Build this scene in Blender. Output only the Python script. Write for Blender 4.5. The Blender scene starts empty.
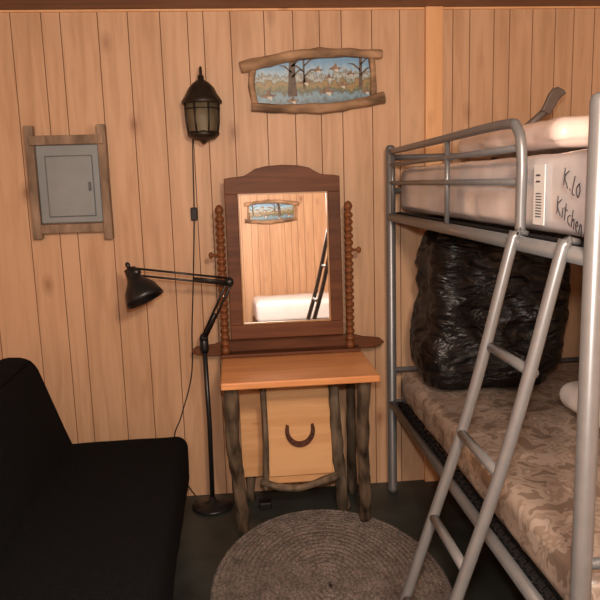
import bpy, bmesh, math, random
from mathutils import Vector, Matrix, noise
random.seed(4)
scene=bpy.context.scene
COL=bpy.context.collection
try:
    scene.view_settings.view_transform='Standard'
except Exception: pass

# ------------------------------------------------------------ materials
def newmat(name):
    m=bpy.data.materials.new(name); m.use_nodes=True
    nt=m.node_tree; b=nt.nodes['Principled BSDF']
    return m,nt,b
def simple(name,col,rough=.6,metal=0.,noise_amt=0.,scale=20.,stretch=(1,1,1),bump=0.,coat=0.,spec=.5):
    m,nt,b=newmat(name)
    b.inputs['Roughness'].default_value=rough; b.inputs['Metallic'].default_value=metal
    b.inputs['Coat Weight'].default_value=coat; b.inputs['Specular IOR Level'].default_value=spec
    b.inputs['Base Color'].default_value=(*col,1)
    if noise_amt or bump:
        tc=nt.nodes.new('ShaderNodeTexCoord'); mp=nt.nodes.new('ShaderNodeMapping')
        mp.inputs['Scale'].default_value=stretch
        nt.links.new(tc.outputs['Object'],mp.inputs['Vector'])
        n=nt.nodes.new('ShaderNodeTexNoise'); n.inputs['Scale'].default_value=scale; n.inputs['Detail'].default_value=6
        nt.links.new(mp.outputs[0],n.inputs['Vector'])
        if noise_amt:
            cr=nt.nodes.new('ShaderNodeValToRGB')
            cr.color_ramp.elements[0].position=.3; cr.color_ramp.elements[1].position=.7
            cr.color_ramp.elements[0].color=(*[c*(1-noise_amt) for c in col],1)
            cr.color_ramp.elements[1].color=(*[min(1,c*(1+noise_amt)) for c in col],1)
            nt.links.new(n.outputs['Fac'],cr.inputs[0]); nt.links.new(cr.outputs[0],b.inputs['Base Color'])
        if bump:
            bp=nt.nodes.new('ShaderNodeBump'); bp.inputs['Strength'].default_value=bump; bp.inputs['Distance'].default_value=.01
            nt.links.new(n.outputs['Fac'],bp.inputs['Height']); nt.links.new(bp.outputs[0],b.inputs['Normal'])
    return m
def wood(name,c1,c2,knot,axis='z',scale=9.,rough=.5,knots=True,coat=0.,kscale=1.,spec=.4):
    """long-grain wood, grain running along axis"""
    m,nt,b=newmat(name); L=nt.links.new
    b.inputs['Roughness'].default_value=rough; b.inputs['Coat Weight'].default_value=coat; b.inputs['Specular IOR Level'].default_value=spec
    tc=nt.nodes.new('ShaderNodeTexCoord'); mp=nt.nodes.new('ShaderNodeMapping')
    s=[1,1,1]; s['xyz'.index(axis)]=.09
    mp.inputs['Scale'].default_value=s; L(tc.outputs['Object'],mp.inputs['Vector'])
    n=nt.nodes.new('ShaderNodeTexNoise'); n.inputs['Scale'].default_value=scale*3; n.inputs['Detail'].default_value=7; n.inputs['Distortion'].default_value=.8
    L(mp.outputs[0],n.inputs['Vector'])
    n2=nt.nodes.new('ShaderNodeTexNoise'); n2.inputs['Scale'].default_value=scale*.6; n2.inputs['Detail'].default_value=3
    L(mp.outputs[0],n2.inputs['Vector'])
    ad=nt.nodes.new('ShaderNodeMath'); ad.operation='ADD'; L(n.outputs['Fac'],ad.inputs[0]); L(n2.outputs['Fac'],ad.inputs[1])
    hv=nt.nodes.new('ShaderNodeMath'); hv.operation='MULTIPLY'; hv.inputs[1].default_value=.5; L(ad.outputs[0],hv.inputs[0])
    cr=nt.nodes.new('ShaderNodeValToRGB'); cr.color_ramp.elements[0].position=.38; cr.color_ramp.elements[1].position=.58
    cr.color_ramp.elements[0].color=(*c2,1); cr.color_ramp.elements[1].color=(*c1,1)
    L(hv.outputs[0],cr.inputs[0]); out=cr.outputs[0]
    if knots:
        mk=nt.nodes.new('ShaderNodeMapping'); k=[5.*kscale]*3; k['xyz'.index(axis)]=2.6*kscale
        mk.inputs['Scale'].default_value=k; L(tc.outputs['Object'],mk.inputs['Vector'])
        v=nt.nodes.new('ShaderNodeTexVoronoi'); v.inputs['Scale'].default_value=1.; L(mk.outputs[0],v.inputs['Vector'])
        ds=nt.nodes.new('ShaderNodeMath'); ds.operation='MULTIPLY_ADD'; L(n.outputs['Fac'],ds.inputs[0]); ds.inputs[1].default_value=.12; L(v.outputs['Distance'],ds.inputs[2])
        kr=nt.nodes.new('ShaderNodeValToRGB'); kr.color_ramp.elements[0].position=.10; kr.color_ramp.elements[1].position=.24
        kr.color_ramp.elements[0].color=(.9,.9,.9,1); kr.color_ramp.elements[1].color=(0,0,0,1)
        q=kr.color_ramp.elements.new(.15); q.color=(.4,.4,.4,1)
        L(ds.outputs[0],kr.inputs[0])
        mx=nt.nodes.new('ShaderNodeMix'); mx.data_type='RGBA'
        L(kr.outputs[0],mx.inputs[0]); L(out,mx.inputs[6]); mx.inputs[7].default_value=(*knot,1)
        out=mx.outputs[2]
    L(out,b.inputs['Base Color'])
    return m

M_panel=wood('panel_pine',(.62,.39,.24),(.49,.29,.165),(.30,.145,.075))
M_groove=simple('panel_groove',(.26,.13,.07),.8)
M_trim=wood('trim_pine',(.80,.46,.235),(.72,.39,.19),(.4,.17,.07),knots=True)
M_ceil=wood('ceiling_wood',(.26,.13,.075),(.15,.07,.04),(.06,.02,.01),axis='x')
M_floor=simple('floor_paint',(.030,.037,.034),.45,noise_amt=.5,scale=5.,bump=.05)
M_table=wood('table_top_pine',(.78,.38,.16),(.62,.265,.10),(.25,.09,.03),axis='x',rough=.4,knots=False,coat=.15)
M_drawer=wood('drawer_pine',(.76,.46,.23),(.64,.35,.16),(.34,.13,.05),axis='x',rough=.45,kscale=1.9)
M_dark=wood('dark_stained_wood',(.150,.055,.024),(.080,.027,.011),(.02,.01,.005),axis='x',rough=.5,knots=False,spec=.2)
M_turn=wood('turned_walnut',(.21,.075,.028),(.12,.042,.016),(.02,.01,.005),rough=.4,knots=False,coat=.1,spec=.3)
M_bark=simple('grey_bark',(.098,.072,.050),.9,noise_amt=.8,scale=22.,stretch=(1,1,.35),bump=1.,spec=.12)
M_barkl=simple('peeled_branch',(.145,.112,.080),.85,noise_amt=.7,scale=20.,stretch=(1,1,.3),bump=.8,spec=.12)
M_log=simple('picture_log',(.34,.215,.13),.75,noise_amt=.65,scale=16.,stretch=(.4,1,1),bump=.8,spec=.2)
M_weather=simple('weathered_slat',(.27,.19,.135),.85,noise_amt=.45,scale=25.,stretch=(1,1,.25),bump=.5,spec=.2)
M_elec=simple('grey_blue_enamel',(.235,.265,.285),.4,noise_amt=.08,scale=8)
M_elecd=simple('panel_dark_gap',(.10,.11,.12),.6)
M_black=simple('black_metal',(.010,.010,.011),.38)
M_blackp=simple('black_plastic',(.008,.008,.008),.5,spec=.3)
M_mirror=simple('mirror_glass',(.97,.97,.97),.01,metal=1.)
M_steel=simple('silver_tube_paint',(.185,.19,.20),.34,metal=.4,noise_amt=.06,scale=30)
M_wire=simple('dark_spring_wire',(.022,.022,.024),.5,metal=.4)
M_fabric=simple('black_upholstery',(.0062,.0068,.0085),1.,noise_amt=.4,scale=160.,bump=.25,spec=.08)
M_shoe=simple('rusty_iron',(.11,.04,.022),.7,metal=.3,noise_amt=.5,scale=40,bump=.4)
M_lanmetal=simple('lantern_bronze',(.028,.020,.014),.5,metal=.4,noise_amt=.5,scale=30)
M_langlass=simple('lantern_ribbed_glass',(.125,.10,.062),.5,noise_amt=.4,scale=18,stretch=(1,1,.3),bump=.4,spec=.3)
M_white=simple('white_sheet',(.72,.72,.74),.7,noise_amt=.06,scale=6,bump=.3)
M_plw=simple('mattress_plastic_wrap',(.60,.59,.62),.25,noise_amt=.14,scale=5.,bump=.5,coat=.5)
M_pil=simple('pillow_plastic_wrap',(.76,.62,.57),.3,noise_amt=.12,scale=8.,bump=.5,coat=.4)
M_ink=simple('marker_ink',(.03,.03,.04),.6)
M_label=simple('white_label',(.7,.7,.7),.5)
M_oar=simple('paddle_grey',(.12,.09,.075),.5,noise_amt=.2)

def bagmat():
    m,nt,b=newmat('black_garbage_bag'); L=nt.links.new
    b.inputs['Base Color'].default_value=(.005,.005,.006,1); b.inputs['Roughness'].default_value=.32
    tc=nt.nodes.new('ShaderNodeTexCoord'); mp=nt.nodes.new('ShaderNodeMapping'); mp.inputs['Scale'].default_value=(1,1,2.4); mp.inputs['Rotation'].default_value=(0,.35,0)
    L(tc.outputs['Object'],mp.inputs['Vector'])
    n=nt.nodes.new('ShaderNodeTexNoise'); n.inputs['Scale'].default_value=7; n.inputs['Detail'].default_value=5; n.inputs['Distortion'].default_value=1.2
    L(mp.outputs[0],n.inputs['Vector'])
    bp=nt.nodes.new('ShaderNodeBump'); bp.inputs['Strength'].default_value=1.; bp.inputs['Distance'].default_value=.03
    L(n.outputs['Fac'],bp.inputs['Height']); L(bp.outputs[0],b.inputs['Normal'])
    return m
M_bag=bagmat()
def camo():
    m,nt,b=newmat('faded_camo_ticking'); L=nt.links.new
    tc=nt.nodes.new('ShaderNodeTexCoord')
    n=nt.nodes.new('ShaderNodeTexNoise'); n.inputs['Scale'].default_value=15; n.inputs['Detail'].default_value=2.5; n.inputs['Distortion'].default_value=.6
    L(tc.outputs['Object'],n.inputs['Vector'])
    cr=nt.nodes.new('ShaderNodeValToRGB'); cr.color_ramp.interpolation='CONSTANT'
    e=cr.color_ramp.elements; e[0].position=0; e[0].color=(.22,.165,.13,1); e[1].position=.43; e[1].color=(.37,.30,.25,1)
    x=e.new(.53); x.color=(.29,.225,.18,1); x=e.new(.60); x.color=(.43,.36,.31,1)
    L(n.outputs['Fac'],cr.inputs[0]); L(cr.outputs[0],b.inputs['Base Color'])
    b.inputs['Roughness'].default_value=.45; b.inputs['Coat Weight'].default_value=.35; b.inputs['Coat Roughness'].default_value=.2
    n2=nt.nodes.new('ShaderNodeTexNoise'); n2.inputs['Scale'].default_value=6; n2.inputs['Detail'].default_value=4; L(tc.outputs['Object'],n2.inputs['Vector'])
    bp=nt.nodes.new('ShaderNodeBump'); bp.inputs['Strength'].default_value=.5; bp.inputs['Distance'].default_value=.02
    L(n2.outputs['Fac'],bp.inputs['Height']); L(bp.outputs[0],b.inputs['Normal']); L(bp.outputs[0],b.inputs['Coat Normal'])
    return m
M_camo=camo()
def rugmat():
    m,nt,b=newmat('braided_wool'); L=nt.links.new
    tc=nt.nodes.new('ShaderNodeTexCoord')
    n=nt.nodes.new('ShaderNodeTexVoronoi'); n.inputs['Scale'].default_value=95; L(tc.outputs['Object'],n.inputs['Vector'])
    cr=nt.nodes.new('ShaderNodeValToRGB'); cr.color_ramp.elements[0].color=(.29,.25,.23,1); cr.color_ramp.elements[1].color=(.13,.112,.103,1)
    cr.color_ramp.elements[0].position=.1; cr.color_ramp.elements[1].position=.8
    L(n.outputs['Distance'],cr.inputs[0])
    n2=nt.nodes.new('ShaderNodeTexNoise'); n2.inputs['Scale'].default_value=14; n2.inputs['Detail'].default_value=4; L(tc.outputs['Object'],n2.inputs['Vector'])
    mr=nt.nodes.new('ShaderNodeMapRange'); mr.inputs['From Min'].default_value=.3; mr.inputs['From Max'].default_value=.7; mr.inputs['To Min'].default_value=.72; mr.inputs['To Max'].default_value=1.15; L(n2.outputs['Fac'],mr.inputs[0])
    vm=nt.nodes.new('ShaderNodeVectorMath'); vm.operation='SCALE'; L(cr.outputs[0],vm.inputs[0]); L(mr.outputs[0],vm.inputs['Scale'])
    L(vm.outputs[0],b.inputs['Base Color']); b.inputs['Roughness'].default_value=.95; b.inputs['Specular IOR Level'].default_value=.1
    bp=nt.nodes.new('ShaderNodeBump'); bp.inputs['Strength'].default_value=.6; bp.inputs['Distance'].default_value=.006; bp.invert=True
    L(n.outputs['Distance'],bp.inputs['Height']); L(bp.outputs[0],b.inputs['Normal'])
    return m
M_rug=rugmat()

# ------------------------------------------------------------ mesh helpers
def obj(name,bm,mats,smooth=False):
    bmesh.ops.recalc_face_normals(bm,faces=bm.faces)
    me=bpy.data.meshes.new(name); bm.to_mesh(me); bm.free()
    if not isinstance(mats,(list,tuple)): mats=[mats]
    for m in mats: me.materials.append(m)
    if smooth:
        for p in me.polygons: p.use_smooth=True
    o=bpy.data.objects.new(name,me); COL.objects.link(o); return o
def group(name,loc,kids):
    e=bpy.data.objects.new(name,None); e.location=loc; e.empty_display_size=.1; COL.objects.link(e)
    inv=Matrix.Translation(loc).inverted()
    for k in kids:
        k.parent=e; k.matrix_parent_inverse=inv
    return e
def box(name,x0,x1,y0,y1,z0,z1,mat,bev=.003,seg=2):
    bm=bmesh.new(); bmesh.ops.create_cube(bm,size=1)
    for v in bm.verts:
        v.co=Vector(((x0+x1)/2+v.co.x*(x1-x0),(y0+y1)/2+v.co.y*(y1-y0),(z0+z1)/2+v.co.z*(z1-z0)))
    if bev: bmesh.ops.bevel(bm,geom=bm.edges[:],offset=bev,segments=seg,affect='EDGES',profile=.5)
    return obj(name,bm,mat)
def smooth_pts(pts,n=8):
    pts=[Vector(p) for p in pts]; out=[]
    for i in range(len(pts)-1):
        p0=pts[max(i-1,0)];p1=pts[i];p2=pts[i+1];p3=pts[min(i+2,len(pts)-1)]
        for k in range(n):
            t=k/n
            out.append(.5*((2*p1)+(p2-p0)*t+(2*p0-5*p1+4*p2-p3)*t*t+(3*p1-p0-3*p2+p3)*t**3))
    out.append(pts[-1]); return out
def add_tube(bm,pts,r,segs=12,jit=0.,seed=0,cap=True):
    pts=[Vector(p) for p in pts]; n=len(pts)
    rs=r if isinstance(r,(list,tuple)) else [r]*n
    rings=[]; up=None
    for i,p in enumerate(pts):
        t=(pts[min(i+1,n-1)]-pts[max(i-1,0)]).normalized()
        if up is None:
            a=Vector((0,0,1)) if abs(t.z)<.9 else Vector((1,0,0)); up=(a-t*a.dot(t)).normalized()
        else:
            up=(up-t*up.dot(t)).normalized()
        s=t.cross(up); ring=[]
        for k in range(segs):
            a=2*math.pi*k/segs; rr=rs[i]
            d=up*math.cos(a)+s*math.sin(a)
            if jit: rr*=1+jit*noise.noise(p*14+d*1.3+Vector((seed*7.1,seed*3.3,0)))
            ring.append(bm.verts.new(p+d*rr))
        rings.append(ring)
    for i in range(n-1):
        for k in range(segs):
            bm.faces.new((rings[i][k],rings[i][(k+1)%segs],rings[i+1][(k+1)%segs],rings[i+1][k]))
    if cap:
        bm.faces.new(rings[0][::-1]); bm.faces.new(rings[-1])
def tube(name,pts,r,mat,segs=12,jit=0.,seed=0):
    bm=bmesh.new(); add_tube(bm,pts,r,segs,jit,seed); return obj(name,bm,mat,True)
def tubes(name,lst,mat,segs=10):
    bm=bmesh.new()
    for pts,r in lst: add_tube(bm,pts,r,segs)
    return obj(name,bm,mat,True)
def branch(name,pts,r0,r1,mat,seed=0,n=10,jit=.35):
    sp=smooth_pts(pts,n); m=len(sp)-1
    rs=[r0+(r1-r0)*i/m for i in range(m+1)]
    return tube(name,sp,rs,mat,16,jit,seed)
def lathe(name,prof,cx,cy,mat,segs=20,axis=None,base=None):
    bm=bmesh.new(); rings=[]
    if axis is None:
        ax=Vector((0,0,1)); b0=Vector((cx,cy,0))
    else: ax=Vector(axis).normalized(); b0=Vector(base)
    a=Vector((1,0,0)) if abs(ax.x)<.9 else Vector((0,1,0)); u=(a-ax*a.dot(ax)).normalized(); w=ax.cross(u)
    for r,z in prof:
        rings.append([bm.verts.new(b0+ax*z+(u*math.cos(2*math.pi*k/segs)+w*math.sin(2*math.pi*k/segs))*max(r,.0005)) for k in range(segs)])
    for i in range(len(rings)-1):
        for k in range(segs):
            bm.faces.new((rings[i][k],rings[i][(k+1)%segs],rings[i+1][(k+1)%segs],rings[i+1][k]))
    bm.faces.new(rings[0][::-1]); bm.faces.new(rings[-1])
    return obj(name,bm,mat,True)
def strip_plate(name,top,bot,y0,y1,mat,bev=.003):
    bm=bmesh.new(); V=[]
    for (x,z) in top+bot[::-1]:
        V.append(bm.verts.new((x,y0,z)))
    f=bm.faces.new(V)
    r=bmesh.ops.extrude_face_region(bm,geom=[f])
    for v in r['geom']:
        if isinstance(v,bmesh.types.BMVert): v.co.y=y1
    if bev:
        es=[e for e in bm.edges if abs(e.verts[0].co.y-e.verts[1].co.y)<1e-6]
        bmesh.ops.bevel(bm,geom=es,offset=bev,segments=2,affect='EDGES',profile=.5)
    return obj(name,bm,mat)
def poly_prism(name,pts,a0,a1,mat,bev=.02,seg=4):
    bm=bmesh.new(); V=[bm.verts.new((x,a0,z)) for x,z in pts]; f=bm.faces.new(V)
    r=bmesh.ops.extrude_face_region(bm,geom=[f])
    for v in r['geom']:
        if isinstance(v,bmesh.types.BMVert): v.co.y=a1
    bmesh.ops.bevel(bm,geom=bm.edges[:],offset=bev,segments=seg,affect='EDGES',profile=.5)
    return obj(name,bm,mat,True)
def soft_box(name,x0,x1,y0,y1,z0,z1,r,mat,step=.03,amp=.006,nsc=5.,crown=0.,seed=0.,fn=None):
    c=Vector(((x0+x1)/2,(y0+y1)/2,(z0+z1)/2)); h=Vector(((x1-x0)/2,(y1-y0)/2,(z1-z0)/2))
    def axis(hh):
        k=5; inner=max(2,int(2*(hh-r)/step)); a=[-hh+r*i/k for i in range(k)]
        a+=[-(hh-r)+2*(hh-r)*i/inner for i in range(inner+1)]
        a+=[hh-r+r*(i+1)/k for i in range(k)]; return a
    A=[axis(h[i]) for i in range(3)]; bm=bmesh.new()
    for d in range(3):
        u,w=(d+1)%3,(d+2)%3
        for s in (-1,1):
            g=[]
            for a in A[u]:
                row=[]
                for b in A[w]:
                    p=[0,0,0]; p[d]=s*h[d]; p[u]=a; p[w]=b; row.append(bm.verts.new(p))
                g.append(row)
            for i in range(len(A[u])-1):
                for j in range(len(A[w])-1):
                    bm.faces.new((g[i][j],g[i+1][j],g[i+1][j+1],g[i][j+1]))
    bmesh.ops.remove_doubles(bm,verts=bm.verts[:],dist=1e-5)
    for v in bm.verts:
        p=v.co; q=Vector([max(-(h[i]-r),min(h[i]-r,p[i])) for i in range(3)]); d=p-q
        if d.length>1e-7: nrm=d.normalized(); p=q+nrm*r
        else: nrm=Vector((0,0,1))
        am=amp*(noise.noise((p+Vector((seed,seed,seed)))*nsc)+.5*noise.noise((p+Vector((seed,0,0)))*nsc*2.7))
        if nrm.z<-.5: am=abs(am)*-.3
        p=p+nrm*am
        if crown and p.z>0: p.z+=crown*(1-(p.x/h.x)**2)*(1-(p.y/h.y)**2)
        if fn: p=fn(p,nrm)
        v.co=p+c
    return obj(name,bm,mat,True)

# ------------------------------------------------------------ room shell
XL,XR,YB,YF,H=-1.36,1.84,0.,-5.3,2.29
def panel_wall(name,length,grooves,M,mats,thick=.08):
    bm=bmesh.new(); g=.0020; d=.0035
    xs=[(0,0,0)]
    for x in grooves: xs+= [(x-g,0,0),(x,d,1),(x+g,0,1)]
    xs.append((length,0,0))
    lo=[bm.verts.new((x,y,0)) for x,y,_ in xs]; hi=[bm.verts.new((x,y,H)) for x,y,_ in xs]
    for i in range(len(xs)-1):
        f=bm.faces.new((lo[i],lo[i+1],hi[i+1],hi[i])); f.material_index=1 if xs[i+1][2] else 0
    b=[bm.verts.new(p) for p in ((0,thick,0),(length,thick,0),(length,thick,H),(0,thick,H))]
    bm.faces.new((b[1],b[0],b[3],b[2])); bm.faces.new((b[0],lo[0],hi[0],b[3])); bm.faces.new((lo[-1],b[1],b[2],hi[-1]))
    bm.faces.new(lo[::-1]+[b[0],b[1]]) ; bm.faces.new(hi+[b[2],b[3]])
    o=obj(name,bm,mats); o.matrix_world=M; return o
gr=[x for x in (-1.27,-1.11,-.93,-.80,-.72,-.56,-.43,-.29,-.17,-.10,.02,.17,.30,.42,.52,.66,.79,1.04,1.12,1.235,1.31,1.42,1.53,1.62,1.72)]
panel_wall('wall_back',XR-XL,[x-XL for x in gr],Matrix.Translation((XL,0,0)),[M_panel,M_groove])
def rg(L):
    o=[];x=.1
    while x<L-.05: o.append(x); x+=random.choice((.08,.11,.14,.18))
    return o
panel_wall('wall_front',XR-XL,rg(XR-XL),Matrix.Translation((XR,YF,0))@Matrix.Rotation(math.pi,4,'Z'),[M_panel,M_groove])
panel_wall('wall_left',YB-YF,rg(5.3),Matrix.Translation((XL,YF,0))@Matrix.Rotation(math.pi/2,4,'Z'),[M_panel,M_groove])
panel_wall('wall_right',YB-YF,rg(5.3),Matrix.Translation((XR,YB,0))@Matrix.Rotation(-math.pi/2,4,'Z'),[M_panel,M_groove])
box('floor',XL-.08,XR+.08,YF-.08,YB+.08,-.1,0,M_floor,0)
box('ceiling',XL-.08,XR+.08,YF-.08,YB+.08,H,H+.08,M_ceil,0)
box('trim_1',.905,.985,-.028,-.001,0,H-.001,M_trim,.002)
box('trim_2',XL+.001,.904,-.012,-.001,H-.010,H-.001,M_trim,.001)
box('trim_3',.986,XR-.001,-.012,-.001,H-.010,H-.001,M_trim,.001)

# ------------------------------------------------------------ electrical panel with slat frame
k=[box('metal_box',-.865,-.595,-.035,-.002,1.37,1.715,M_elec,.004),
   box('door',-.825,-.625,-.043,-.035,1.40,1.665,M_elec,.003),
   box('door_latch',-.645,-.633,-.050,-.043,1.51,1.55,M_elecd,.001),
   box('door_gap',-.829,-.621,-.0365,-.0345,1.396,1.669,M_elecd,0),
   box('slat_left',-.905,-.868,-.05,-.002,1.30,1.80,M_weather,.003),
   box('slat_right',-.592,-.555,-.05,-.002,1.29,1.80,M_weather,.003),
   box('slat_top',-.885,-.565,-.062,-.0505,1.715,1.755,M_weather,.003),
   box('slat_bottom',-.867,-.593,-.05,-.002,1.325,1.365,M_weather,.003)]
group('electrical_panel',(-.73,0,1.3),k)

# ------------------------------------------------------------ wall lantern
def lantern(cx,cy):
    k=[]
    k.append(box('wall_plate',cx-.035,cx+.035,-.012,-.001,1.76,1.92,M_lanmetal,.004))
    k.append(tube('hook_arm',smooth_pts([(cx,-.008,1.87),(cx,-.02,1.97),(cx,-.06,2.03),(cx,cy,2.005),(cx,cy,1.98)],6),.006,M_lanmetal))
    k.append(lathe('cap',[(.004,2.0),(.014,1.99),(.014,1.975),(.036,1.962),(.056,1.94),(.068,1.915),(.078,1.90),(.088,1.885),(.088,1.872),(.07,1.872)],cx,cy,M_lanmetal,8))
    k.append(lathe('glass',[(.074,1.872),(.072,1.80),(.063,1.755),(.063,1.745)],cx,cy,M_langlass,24))
    k.append(lathe('bottom_tray',[(.066,1.755),(.072,1.745),(.066,1.733),(.046,1.722),(.02,1.716),(.006,1.702)],cx,cy,M_lanmetal,8))
    rib=[]
    for i in range(8):
        a=2*math.pi*i/8+.39
        rib.append(([(cx+.079*math.cos(a),cy+.079*math.sin(a),1.875),(cx+.077*math.cos(a),cy+.077*math.sin(a),1.80),(cx+.068*math.cos(a),cy+.068*math.sin(a),1.745)],.004))
    for z,r in ((1.85,.0765),):
        rib.append(([(cx+r*math.cos(2*math.pi*j/24),cy+r*math.sin(2*math.pi*j/24),z) for j in range(25)],.0028))
    k.append(tubes('ribs',rib,M_lanmetal,6))
    return k
k=lantern(-.12,-.095)
k.append(tube('cord',smooth_pts([(-.165,-.008,1.78),(-.175,-.006,1.70),(-.185,-.006,1.40),(-.205,-.006,1.1),(-.225,-.006,.85),(-.24,-.006,.62),(-.30,-.01,.42),(-.34,-.01,.3),(-.30,-.02,.1),(-.25,-.03,.01)],6),.0028,M_blackp,6))
k.append(box('cord_switch',-.20,-.17,-.024,-.001,1.36,1.42,M_blackp,.004))
group('wall_lantern',(-.12,0,1.7),k)

# ------------------------------------------------------------ log framed pictures
def artmat():
    m,nt,b=newmat('wildlife_print'); L=nt.links.new
    tc=nt.nodes.new('ShaderNodeTexCoord'); sp=nt.nodes.new('ShaderNodeSeparateXYZ'); L(tc.outputs['Object'],sp.inputs[0])
    mp=nt.nodes.new('ShaderNodeMapping'); mp.inputs['Scale'].default_value=(1,1,.5); L(tc.outputs['Object'],mp.inputs[0])
    n=nt.nodes.new('ShaderNodeTexNoise'); n.inputs['Scale'].default_value=38; n.inputs['Detail'].default_value=8; n.inputs['Roughness'].default_value=.7; L(mp.outputs[0],n.inputs['Vector'])
    ma=nt.nodes.new('ShaderNodeMath'); ma.operation='MULTIPLY_ADD'; L(n.outputs['Fac'],ma.inputs[0]); ma.inputs[1].default_value=.14; L(sp.outputs['Z'],ma.inputs[2])
    mr=nt.nodes.new('ShaderNodeMapRange'); mr.inputs['From Min'].default_value=-.02; mr.inputs['From Max'].default_value=.16; L(ma.outputs[0],mr.inputs[0])
    cr=nt.nodes.new('ShaderNodeValToRGB'); e=cr.color_ramp.elements
    e[0].position=0; e[0].color=(.08,.13,.16,1); e[1].position=1; e[1].color=(.14,.32,.55,1)
    for p,c in ((.16,(.17,.32,.44)),(.28,(.06,.07,.03)),(.38,(.20,.18,.06)),(.45,(.34,.19,.06)),(.52,(.10,.11,.05)),(.60,(.42,.50,.52)),(.68,(.16,.15,.10)),(.74,(.33,.50,.64)),(.87,(.18,.37,.57))):
        q=e.new(p); q.color=(*c,1)
    L(mr.outputs[0],cr.inputs[0]); L(cr.outputs[0],b.inputs['Base Color']); b.inputs['Roughness'].default_value=.4
    return m
M_art=artmat()
M_artdark=simple('print_tree_brown',(.09,.055,.032),.5,noise_amt=.7,scale=60); M_artbird=simple('print_bird',(.20,.12,.07),.5,noise_amt=.6,scale=80); M_artwhite=simple('print_white',(.6,.58,.5),.5)
def picture(name):
    W=.60
    k=[]
    f=lambda x,a,b:a+b*(1-(2*x/W)**2)
    xs=[-.28+.56*i/12 for i in range(13)]
    k.append(strip_plate('print',[(x,f(x,.095,.02)) for x in xs],[(x,f(x,-.08,-.025)) for x in xs],-.016,-.004,M_art,0))
    k.append(branch('log_top',[(-.33,-.03,.072),(-.15,-.03,.105),(.0,-.032,.122),(.18,-.03,.118),(.315,-.03,.11)],.025,.018,M_log,1))
    k.append(branch('log_bottom',[(-.29,-.03,-.100),(-.12,-.03,-.115),(.03,-.032,-.118),(.18,-.03,-.105),(.32,-.03,-.08)],.019,.024,M_log,2))
    k.append(branch('log_left',[(-.27,-.022,-.10),(-.285,-.024,0),(-.27,-.022,.09)],.014,.016,M_log,3))
    k.append(branch('log_right',[(.27,-.022,-.09),(.272,-.024,0),(.265,-.022,.11)],.015,.013,M_log,4))
    bm=bmesh.new()
    def flat(pts,mi):
        fc=bm.faces.new([bm.verts.new((x,-.0172,z)) for x,z in pts]); fc.material_index=mi
    def tree(x,w,z0):
        flat([(x-w,z0),(x+w,z0),(x+w*.7,.03),(x+w*.9,.11),(x-w*.4,.11),(x-w*.7,.03)],0)
        for s,zz in ((1,.02),(-1,.04),(1,.065)):
            flat([(x,zz),(x+s*.035,zz+.03),(x+s*.055,zz+.035),(x+s*.056,zz+.038),(x+s*.03,zz+.036),(x,zz+.010)],0)
    tree(-.10,.022,-.06); tree(-.045,.006,-.03); tree(.215,.010,-.03)
    for bx,bz,s in ((-.21,-.055,1.3),(-.04,.0,1.1),(.06,-.045,1.4),(.13,-.02,1.),(.02,.05,.9),(.10,.055,1.1),(.24,-.05,1.),(-.1,-.08,1.),(.07,.015,.9),(.17,.03,.8)):
        flat([(bx-.03*s,bz),(bx-.01*s,bz+.008*s),(bx+.004*s,bz+.026*s),(bx+.008*s,bz+.006*s),(bx+.03*s,bz+.004*s),(bx+.008*s,bz-.008*s),(bx-.012*s,bz-.006*s)],1)
        fc=bm.faces.new([bm.verts.new((x,-.0176,z)) for x,z in [(bx-.008*s,bz-.002*s),(bx+.010*s,bz-.016*s),(bx+.012*s,bz-.001*s)]]); fc.material_index=2
    k.append(obj('painted_trees_and_ducks',bm,[M_artdark,M_artbird,M_artwhite]))
    e=bpy.data.objects.new(name,None); COL.objects.link(e)
    for o in k: o.parent=e
    return e
pe=picture('log_framed_picture'); pe.location=(.388,0,1.968); pe.rotation_euler=(0,math.radians(-1),0)
pe=picture('log_framed_picture'); pe.location=(.545,YF,1.65); pe.rotation_euler=(0,math.radians(2.5),math.pi)

# ------------------------------------------------------------ vanity table
k=[]
k.append(box('table_top',-.085,.562,-.585,-.055,.708,.738,M_table,.006,3))
k.append(branch('leg_1',[(-.045,-.50,.708),(-.05,-.47,.45),(-.03,-.42,.2),(-.02,-.385,.0)],.031,.028,M_bark,11))
k.append(branch('leg_2',[(.515,-.50,.708),(.505,-.47,.45),(.52,-.42,.22),(.53,-.385,.012)],.028,.025,M_bark,12))
k.append(branch('leg_3',[(.40,-.33,.708),(.41,-.32,.45),(.43,-.28,.2),(.455,-.25,.0)],.022,.027,M_barkl,13))
k.append(branch('leg_4',[(.02,-.09,.708),(.02,-.09,.0)],.020,.022,M_bark,14))
k.append(branch('leg_5',[(.52,-.09,.708),(.52,-.09,.0)],.02,.022,M_bark,15))
k.append(box('cabinet_body',.085,.41,-.29,-.06,.165,.70,M_drawer,.003))
k.append(box('side_panel',-.015,.084,-.14,-.125,.14,.70,M_drawer,.002))
k.append(box('drawer_front',.105,.395,-.305,-.29,.205,.635,M_drawer,.004))
k.append(branch('frame_twig_left',[(.085,-.312,.15),(.095,-.315,.38),(.088,-.312,.68)],.014,.012,M_barkl,17))
k.append(branch('frame_twig_top',[(.06,-.325,.665),(.24,-.33,.652),(.42,-.325,.66)],.019,.017,M_barkl,19))
k.append(branch('frame_twig_bottom',[(.065,-.315,.190),(.16,-.32,.158),(.28,-.32,.160),(.42,-.315,.20)],.015,.018,M_barkl,20))
bm=bmesh.new(); prev=None; N=30; cx,cz=.25,.42; pin=[]
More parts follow.
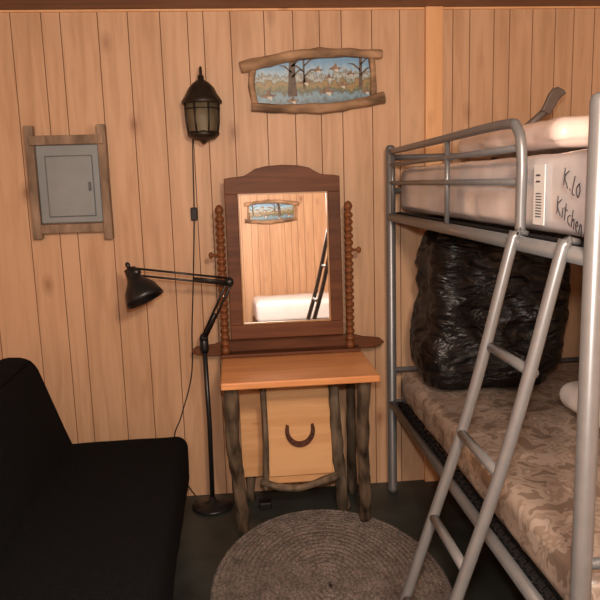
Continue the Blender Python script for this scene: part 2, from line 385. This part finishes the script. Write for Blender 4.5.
for i in range(N+1):
    a=math.radians(-205+230*i/N); th=.013+.010*math.sin(math.pi*i/N)**.5
    ro=.070; ri=ro-th
    o1=Vector((cx+ro*.96*math.cos(a),0,cz+ro*1.08*math.sin(a))); i1=Vector((cx+ri*.96*math.cos(a),0,cz+ri*1.10*math.sin(a)))
    r=[bm.verts.new((o1.x,-.3055,o1.z)),bm.verts.new((i1.x,-.3055,i1.z)),bm.verts.new((i1.x,-.318,i1.z)),bm.verts.new((o1.x,-.318,o1.z))]
    if prev:
        for j in range(4): bm.faces.new((prev[j],prev[(j+1)%4],r[(j+1)%4],r[j]))
    else: bm.faces.new(r)
    prev=r
    if i in (5,8,11,19,22,25): pin.append((o1+i1)/2)
bm.faces.new(prev); k.append(obj('horseshoe_pull',bm,M_shoe))
k.append(tubes('horseshoe_nails',[([(q.x,-.3175,q.z),(q.x,-.3192,q.z)],.0035) for q in pin],M_blackp,8))
k.append(strip_plate('backboard',[(-.225,.765),(-.205,.782),(-.17,.786),(-.12,.79),(-.08,.805),(.1,.81),(.4,.81),(.54,.805),(.58,.792),(.63,.786),(.66,.782),(.68,.765)],
   [(-.225,.758),(-.205,.748),(-.17,.740),(-.12,.740),(-.08,.740),(.1,.740),(.4,.740),(.54,.740),(.58,.740),(.63,.740),(.66,.748),(.68,.758)],-.115,-.093,M_dark))
k.append(box('backboard_ledge',-.09,.555,-.19,-.1155,.7385,.755,M_dark,.004))
def bobbin(cx):
    pr=[(.020,.756),(.020,.778),(.012,.783)]; z=.787
    while z<1.36:
        for t in range(7):
            pr.append((.011+.010*math.sin(math.pi*t/6),z+.030*t/6))
        z+=.0315
    pr+=[(.010,z+.004),(.018,z+.015),(.02,z+.026),(.013,z+.04),(.003,z+.047)]
    return lathe('spindle_post',pr,cx,-.155,M_turn,16)
k.append(bobbin(-.067)); k.append(bobbin(.512))
for sx,x0 in ((-1,-.067),(1,.512)):
    k.append(lathe('pivot_knob',[(.006,0),(.006,.035),(.013,.04),(.014,.05),(.006,.056)],0,0,M_turn,12,axis=(sx,0,0),base=(x0,-.155,1.21)))
T=Matrix.Translation((.22,-.165,.815))@Matrix.Rotation(math.radians(.6),4,'Z')@Matrix.Rotation(math.radians(-2.6),4,'X')@Matrix.Translation((-.22,0,0))
fm=[]
crest_top=[(-.040,1.545),(-.01,1.550),(.02,1.552),(.05,1.556),(.075,1.570),(.10,1.585),(.15,1.596),(.22,1.600),(.29,1.596),(.34,1.585),(.365,1.570),(.39,1.556),(.42,1.552),(.45,1.550),(.478,1.545)]
crest_bot=[(x,1.478) for x,_ in crest_top]
fm.append(strip_plate('mirror_crest',crest_top,crest_bot,-.012,.014,M_dark))
fm.append(box('mirror_stile_left',-.040,.018,-.012,.014,.887,1.4778,M_dark,.004))
fm.append(box('mirror_stile_right',.422,.478,-.012,.014,.887,1.4778,M_dark,.004))
fm.append(box('mirror_rail_bottom',-.040,.478,-.012,.014,.822,.8868,M_dark,.004))
fm.append(box('mirror_back',-.03,.47,.0145,.02,.83,1.53,M_dark,0))
fm.append(box('mirror_glass',.0185,.4215,.002,.006,.8872,1.4776,M_mirror,0))
gd=simple('inner_bead_wood',(.42,.22,.09),.4)
for nm,a in (('bead_left',(.0182,.024,.888,1.477)),('bead_right',(.416,.4218,.888,1.477)),('bead_top',(.0242,.4158,1.471,1.477)),('bead_bottom',(.0242,.4158,.888,.894))):
    fm.append(box(nm,a[0],a[1],-.006,.0018,a[2],a[3],gd,0))
for o in fm:
    o.matrix_world=T@Matrix.Translation((0,0,-.815))
k+=fm
group('vanity_table',(.24,-.3,0),k)

# ------------------------------------------------------------ architect floor lamp
k=[]
bx,by=-.165,-.13
k.append(lathe('base_disc',[(.095,.0),(.10,.006),(.095,.014),(.05,.022),(.02,.03),(.014,.05)],bx,by,M_black,28))
k.append(tube('pole',[(bx,by,.03),(bx+.005,by,.4),(bx+.0,by,.80)],.011,M_black))
k.append(lathe('pole_collar',[(.018,.76),(.02,.78),(.02,.83),(.012,.84)],bx,by,M_black,16))
E=Vector((-.035,-.25,1.10)); J=Vector((-.425,-.30,1.165)); P0=Vector((bx,by,.83))
rods=[]
for s in (-.010,.012):
    rods.append(([P0+Vector((s,0,0)),E+Vector((s,0,0))],.0048))
    rods.append(([E+Vector((0,0,s*1.3)),J+Vector((0,0,s*1.3))],.0048))
rods.append(([P0+Vector((.0,-.015,.0)),P0+(E-P0)*.45+Vector((0,-.015,0))],.006))
rods.append(([E+Vector((0,-.012,-.0)),E+(J-E)*.4+Vector((0,-.012,.0))],.006))
k.append(tubes('spring_arms',rods,M_black,8))
for nm,c in (('elbow_joint',E),('shoulder_joint',P0),('head_joint',J)):
    k.append(lathe(nm,[(.004,-.022),(.019,-.018),(.019,.018),(.004,.022)],0,0,M_black,16,axis=(0,1,0),base=c))
ax=Vector((.42,-.25,-.88)).normalized(); hb=J+Vector((-.015,0,-.012))
k.append(tube('head_stem',[J,hb+ax*.03],.009,M_black))
k.append(lathe('shade',[(.012,-.035),(.026,-.03),(.028,.0),(.034,.02),(.05,.04),(.068,.065),(.080,.10),(.084,.12),(.081,.12),(.074,.095),(.05,.055),(.01,.03)],0,0,M_black,28,axis=ax,base=hb))
k.append(lathe('switch_knob',[(.006,0),(.010,.008),(.010,.02),(.004,.026)],0,0,M_black,10,axis=-ax,base=hb-ax*.035))
group('floor_lamp',(bx,by,0),k)
k=[box('plug_body',.055,.115,-.21,-.16,.0,.035,M_blackp,.006),tube('lead',smooth_pts([(.06,-.185,.012),(0,-.2,.006),(-.05,-.17,.006)],5),.003,M_blackp,6)]
group('power_adapter',(.09,-.185,0),k)

# ------------------------------------------------------------ futon sofa
k=[]
ys,ye=-.30,-2.15
k.append(soft_box('seat_cushion',-.84,-.25,ye,ys,.20,.437,.05,M_fabric,.05,.006,3.,crown=.008))
k.append(poly_prism('backrest',[(-.72,.36),(-.77,.50),(-.865,.79),(-.905,.825),(-1.00,.83),(-1.04,.80),(-.93,.40),(-.86,.30)],ye,ys,M_fabric,.03,4))
k.append(box('base_frame',-.88,-.275,ye+.03,ys-.03,.12,.205,M_blackp,.01))
k.append(tubes('legs',[([(x,y,.13),(x,y,0)],.022) for x in (-.82,-.34) for y in (ys-.12,ye+.12)],M_black,14))
group('futon_sofa',(-.6,-1.2,0),k)

# ------------------------------------------------------------ oval braided rug
bm=bmesh.new(); RX,RY=.455,.62; rcx=.300; rings=22; seg=120; cy0=-.870
prof=[]
w=1./rings
for i in range(rings):
    r0=1-i*w
    prof+=[(r0,.001 if i==0 else .005),(r0-w*.25,.0095),(r0-w*.6,.0105),(r0-w*.9,.007)]
prof.append((.005,.007)); last=None
for s,z in prof:
    a_=max(RX*s,.002); sl=RY-RX
    ring=[]
    for j in range(seg):
        t=2*math.pi*j/seg
        b_=RX*s+sl*min(1,s*1.3+.1)
        ring.append(bm.verts.new((rcx+a_*math.cos(t),cy0+b_*math.sin(t),z)))
    if last:
        for j in range(seg): bm.faces.new((last[j],last[(j+1)%seg],ring[(j+1)%seg],ring[j]))
    else: bm.faces.new([bm.verts.new(v.co*1) for v in ring])
    last=ring
bm.faces.new(last)
obj('braided_rug',bm,M_rug,True)

# ------------------------------------------------------------ bunk bed
X0,X1=.72,1.72; YN,YFa=-1.93,-.10
R=.022; k=[]
for i,(x,y) in enumerate(((X0,YFa),(X1,YFa),(X0,YN),(X1,YN))):
    k.append(lathe('post_%d'%(i+1),[(R+.003,0),(R+.003,.02),(R,.025),(R,1.660),(R*.85,1.670),(R*.4,1.675)],x,y,M_steel,20))
r2=.0125
def rail(z,r=.019): 
    return [([(X0,YN,z),(X0,YFa,z)],r),([(X1,YN,z),(X1,YFa,z)],r),([(X0,YN,z),(X1,YN,z)],r),([(X0,YFa,z),(X1,YFa,z)],r)]
k.append(tubes('upper_frame',rail(1.350),M_steel,14))
k.append(tubes('lower_frame',rail(.452),M_steel,14))
ends=[]
for y in (YN,YFa):
    for z in (1.47,1.62): ends.append(([(X0,y,z),(X1,y,z)],r2))
ends.append(([(X0,YN,.68),(X1,YN,.68)],r2)); ends.append(([(X0,YFa,.62),(X1,YFa,.62)],r2))
k.append(tubes('end_rails',ends,M_steel,12))
g=[]
g.append((smooth_pts([(X0,YFa,1.645),(X0,-.8,1.65),(X0,-1.42,1.655),(X0,-1.53,1.635),(X0,-1.56,1.56),(X0,-1.56,1.45),(X0,-1.56,1.36)],6),.0135))
g.append(([(X0,YFa,1.585),(X0,-1.56,1.59)],.009))
g.append(([(X0,YFa,1.505),(X0,-1.56,1.505)],.0095))
g.append(([(X0,-.95,1.36),(X0,-.95,1.645)],.009))
g.append(([(X0,-.14,1.36),(X0,-.14,1.645)],.009))
k.append(tubes('guard_rail_front',g,M_steel,12))
g=[(smooth_pts([(X1,YFa,1.645),(X1,-.8,1.645),(X1,-1.8,1.645),(X1,YN,1.645)],4),.0135),([(X1,YFa,1.505),(X1,YN,1.505)],.0095)]
k.append(tubes('guard_rail_back',g,M_steel,12))
for z,nm in ((1.360,'upper_spring_deck'),(.462,'lower_spring_deck')):
    w=[]
    n=30
    for i in range(n):
        y=YN+.05+(YFa-YN-.1)*i/(n-1)
        w.append(([(X0+.020,y,z-.004),(X0+.05,y+.015,z-.012),(X0+.5,y,z-.012),(X1-.05,y+.015,z-.012),(X1-.020,y,z-.004)],.0045))
    for x in (X0+.035,X0+.07,X0+.2,X0+.4,X0+.6,X0+.8,X1-.05):
        w.append(([(x,YN+.02,z-.012),(x,YFa-.02,z-.012)],.0055))
    # zig-zag tension wire lying just above the inner side of the side rail
    zz=[(X0+(.014 if i%2 else .040),YN+.05+(YFa-YN-.1)*i/89,z+.010) for i in range(90)]
    w.append((zz,.0038))
    k.append(tubes(nm,w,M_wire,6))
k.append(box('lower_side_fabric_strip',X0+.022,X0+.045,YN+.04,YFa-.04,.450,.472,M_wire,.003))
k.append(box('upper_side_fabric_strip',X0+.022,X0+.045,YN+.04,YFa-.04,1.348,1.370,M_wire,.003))
def lad(y): return smooth_pts([(X0-.018,y,1.375),(X0-.030,y,1.34),(.585,y,.92),(.44,y,.47),(.295,y,.012)],6)
la,lb=-1.575,-1.84
L=[(lad(la),.0145),(lad(lb),.0145)]
for z in (.17,.40,.63,.86,1.09):
    x=.295+(z-.012)*(.585-.295)/(.908)
    L.append(([(x,la,z),(x,lb,z)],.0125))
k.append(tubes('ladder',L,M_steel,14))
k.append(tubes('ladder_hooks',[([(X0-.018,y,1.372),(X0-.01,y,1.382),(X0+.012,y,1.376)],.008) for y in (la,lb)],M_steel,8))
k.append(tubes('ladder_feet',[([(.295,y,.03),(.291,y,.0)],.018) for y in (la,lb)],M_blackp,12))
group('bunk_bed',(1.22,-1.0,0),k)

soft_box('lower_mattress',X0+.028,X1-.03,YN+.04,YFa-.04,.478,.622,.045,M_camo,.035,.010,6.,crown=.004)
a=soft_box('mattress_body',X0+.03,X1-.03,YN+.04,YFa-.04,1.378,1.572,.035,M_plw,.035,.006,5.,crown=.004,seed=3)
kk=[a]
xs=X0+.0225
def stroke(pts): return (smooth_pts([(xs,y,z) for y,z in pts],5),.0013)
S=[]
yb=-1.745; zb=1.535; q=.62
def W(dy,dz): return (yb-dy*q-dz*.15,zb+dz*q*1.2-dy*.25)
S+= [stroke([W(0,0),W(.004,-.05)]),stroke([W(.03,0),W(.006,-.025),W(.036,-.05)]),stroke([W(.05,-.045),W(.052,-.05)]),
     stroke([W(.075,-.0),W(.07,-.05),W(.085,-.052)]),stroke([W(.11,-.01),W(.095,-.03),W(.11,-.05),W(.12,-.03),W(.11,-.01)])]
zb=1.472; yb=-1.715
S+= [stroke([W(0,0),W(.006,-.05)]),stroke([W(.03,-.0),W(.004,-.026),W(.034,-.05)]),stroke([W(.045,-.02),W(.048,-.05)]),
     stroke([W(.065,.0),W(.068,-.05)]),stroke([W(.058,-.015),W(.08,-.018)]),stroke([W(.105,-.022),W(.09,-.03),W(.092,-.045),W(.108,-.05)]),
     stroke([W(.118,0),W(.12,-.05)]),stroke([W(.12,-.035),W(.132,-.022),W(.137,-.05)]),stroke([W(.15,-.035),W(.162,-.03),W(.155,-.02),W(.147,-.035),W(.16,-.05)]),
     stroke([W(.175,-.05),W(.177,-.022),W(.188,-.025),W(.192,-.05)])]
kk.append(tubes('handwriting',S,M_ink,5))
kk.append(box('paper_label',X0+.0215,X0+.0235,-1.645,-1.585,1.40,1.545,M_label,0))
kk.append(tubes('label_print',[([(X0+.0210,-1.60,z),(X0+.0210,-1.63,z)],.0012) for z in [1.42+.007*i for i in range(9)]]+[([(X0+.0210,-1.60,z),(X0+.0210,-1.62,z)],.0022) for z in (1.505,1.52)],M_ink,4))
group('upper_mattress',(1.22,-1,1.37),kk)
soft_box('wrapped_pillow',.86,1.50,-1.45,-.62,1.592,1.675,.04,M_pil,.03,.010,6.,crown=.012,seed=8)
soft_box('white_pillow',1.20,1.62,-1.30,-.80,.642,.75,.05,M_white,.03,.012,6.,crown=.02,seed=5)

k=[tube('shaft',[(1.11,-.34,1.60),(1.245,-.54,1.77)],.015,M_oar,12)]
k.append(strip_plate('grip',[(1.225,1.77),(1.255,1.835),(1.27,1.855),(1.29,1.862),(1.315,1.85)],[(1.26,1.755),(1.285,1.79),(1.295,1.81),(1.31,1.825),(1.325,1.835)],-.555,-.535,M_oar,.006))
group('canoe_paddle',(1.19,-.45,1.6),k)

def bagfn(p,nrm):
    t=(p.z+.33)/.66
    s=1-.06*t+.02*math.sin(t*6)
    p=Vector((p.x*(.97+.06*t),p.y*s,p.z))
    P=p+Vector((3.1,1.7,5.2))
    n1=noise.noise(P*3.2)
    n2=1-abs(noise.noise(Vector((P.x*5,P.y*5,P.z*9+P.x*3))))*2
    n3=1-abs(noise.noise(Vector((P.x*11,P.y*11,P.z*21+P.x*9))))*2
    p=p+nrm*(.034*n1+.018*n2+.010*n3-.018)
    p.x+=.06*t-.03
    if p.z<-.30: p.z=-.33
    return p
b1=soft_box('bag_body',.790,1.375,-.595,-.165,.652,1.315,.10,M_bag,.012,.0,5.,fn=bagfn)
group('garbage_bag',(1.07,-.37,.64),[b1])

# ------------------------------------------------------------ spare bed behind the camera (seen in the mirror)
k=[soft_box('white_mattress',.27,1.65,-5.22,-4.25,.42,.66,.06,M_white,.05,.01,4.,crown=.02,seed=2),
   box('bed_frame',.27,1.67,-5.24,-4.23,.30,.42,M_dark,.01),
   tubes('bed_legs',[([(x,y,.31),(x,y,0)],.025) for x in (.33,1.6) for y in (-5.18,-4.3)],M_dark,12)]
group('single_bed',(.95,-4.7,0),k)

# ------------------------------------------------------------ lights
M_glow,nt,b=newmat('lamp_glass'); b.inputs['Base Color'].default_value=(.8,.75,.6,1); b.inputs['Emission Color'].default_value=(1,.75,.5,1); b.inputs['Emission Strength'].default_value=2.
lx,ly=.35,-3.0
k=[lathe('canopy',[(.07,2.288),(.07,2.27),(.03,2.26),(.02,2.24)],lx,ly,M_lanmetal,24),
   lathe('bulb',[(.016,2.24),(.018,2.22),(.034,2.19),(.036,2.17),(.025,2.145),(.004,2.138)],lx,ly,M_glow,20)]
ld=bpy.data.lights.new('bulb_light','POINT'); ld.energy=128; ld.color=(1,.79,.60); ld.shadow_soft_size=.12
lo=bpy.data.objects.new('bulb_light',ld); lo.location=(lx,ly,2.0); COL.objects.link(lo); k.append(lo)
group('ceiling_lamp',(lx,ly,2.14),k)
fd=bpy.data.lights.new('camera_flash','POINT'); fd.energy=98; fd.color=(1,.92,.84); fd.shadow_soft_size=.04
fo=bpy.data.objects.new('camera_flash',fd); fo.location=(.01,-3.24,1.66); COL.objects.link(fo)
w=bpy.data.worlds.new('world'); scene.world=w; w.use_nodes=True
w.node_tree.nodes['Background'].inputs[0].default_value=(.05,.04,.03,1)

# ------------------------------------------------------------ camera
yaw=math.radians(5.2);p=math.radians(9.7);phi=math.radians(1.7)
F=Vector((math.sin(yaw)*math.cos(p),math.cos(yaw)*math.cos(p),-math.sin(p)))
R0=Vector((math.cos(yaw),-math.sin(yaw),0));U0=R0.cross(F)
Rr=R0*math.cos(phi)-U0*math.sin(phi);U=R0*math.sin(phi)+U0*math.cos(phi)
cd=bpy.data.cameras.new('camera'); cd.sensor_width=36; cd.lens=36*688/600; cd.clip_start=.02
co=bpy.data.objects.new('camera',cd); COL.objects.link(co)
co.matrix_world=Matrix(((Rr.x,U.x,-F.x,0),(Rr.y,U.y,-F.y,-3.25),(Rr.z,U.z,-F.z,1.52),(0,0,0,1)))
scene.camera=co
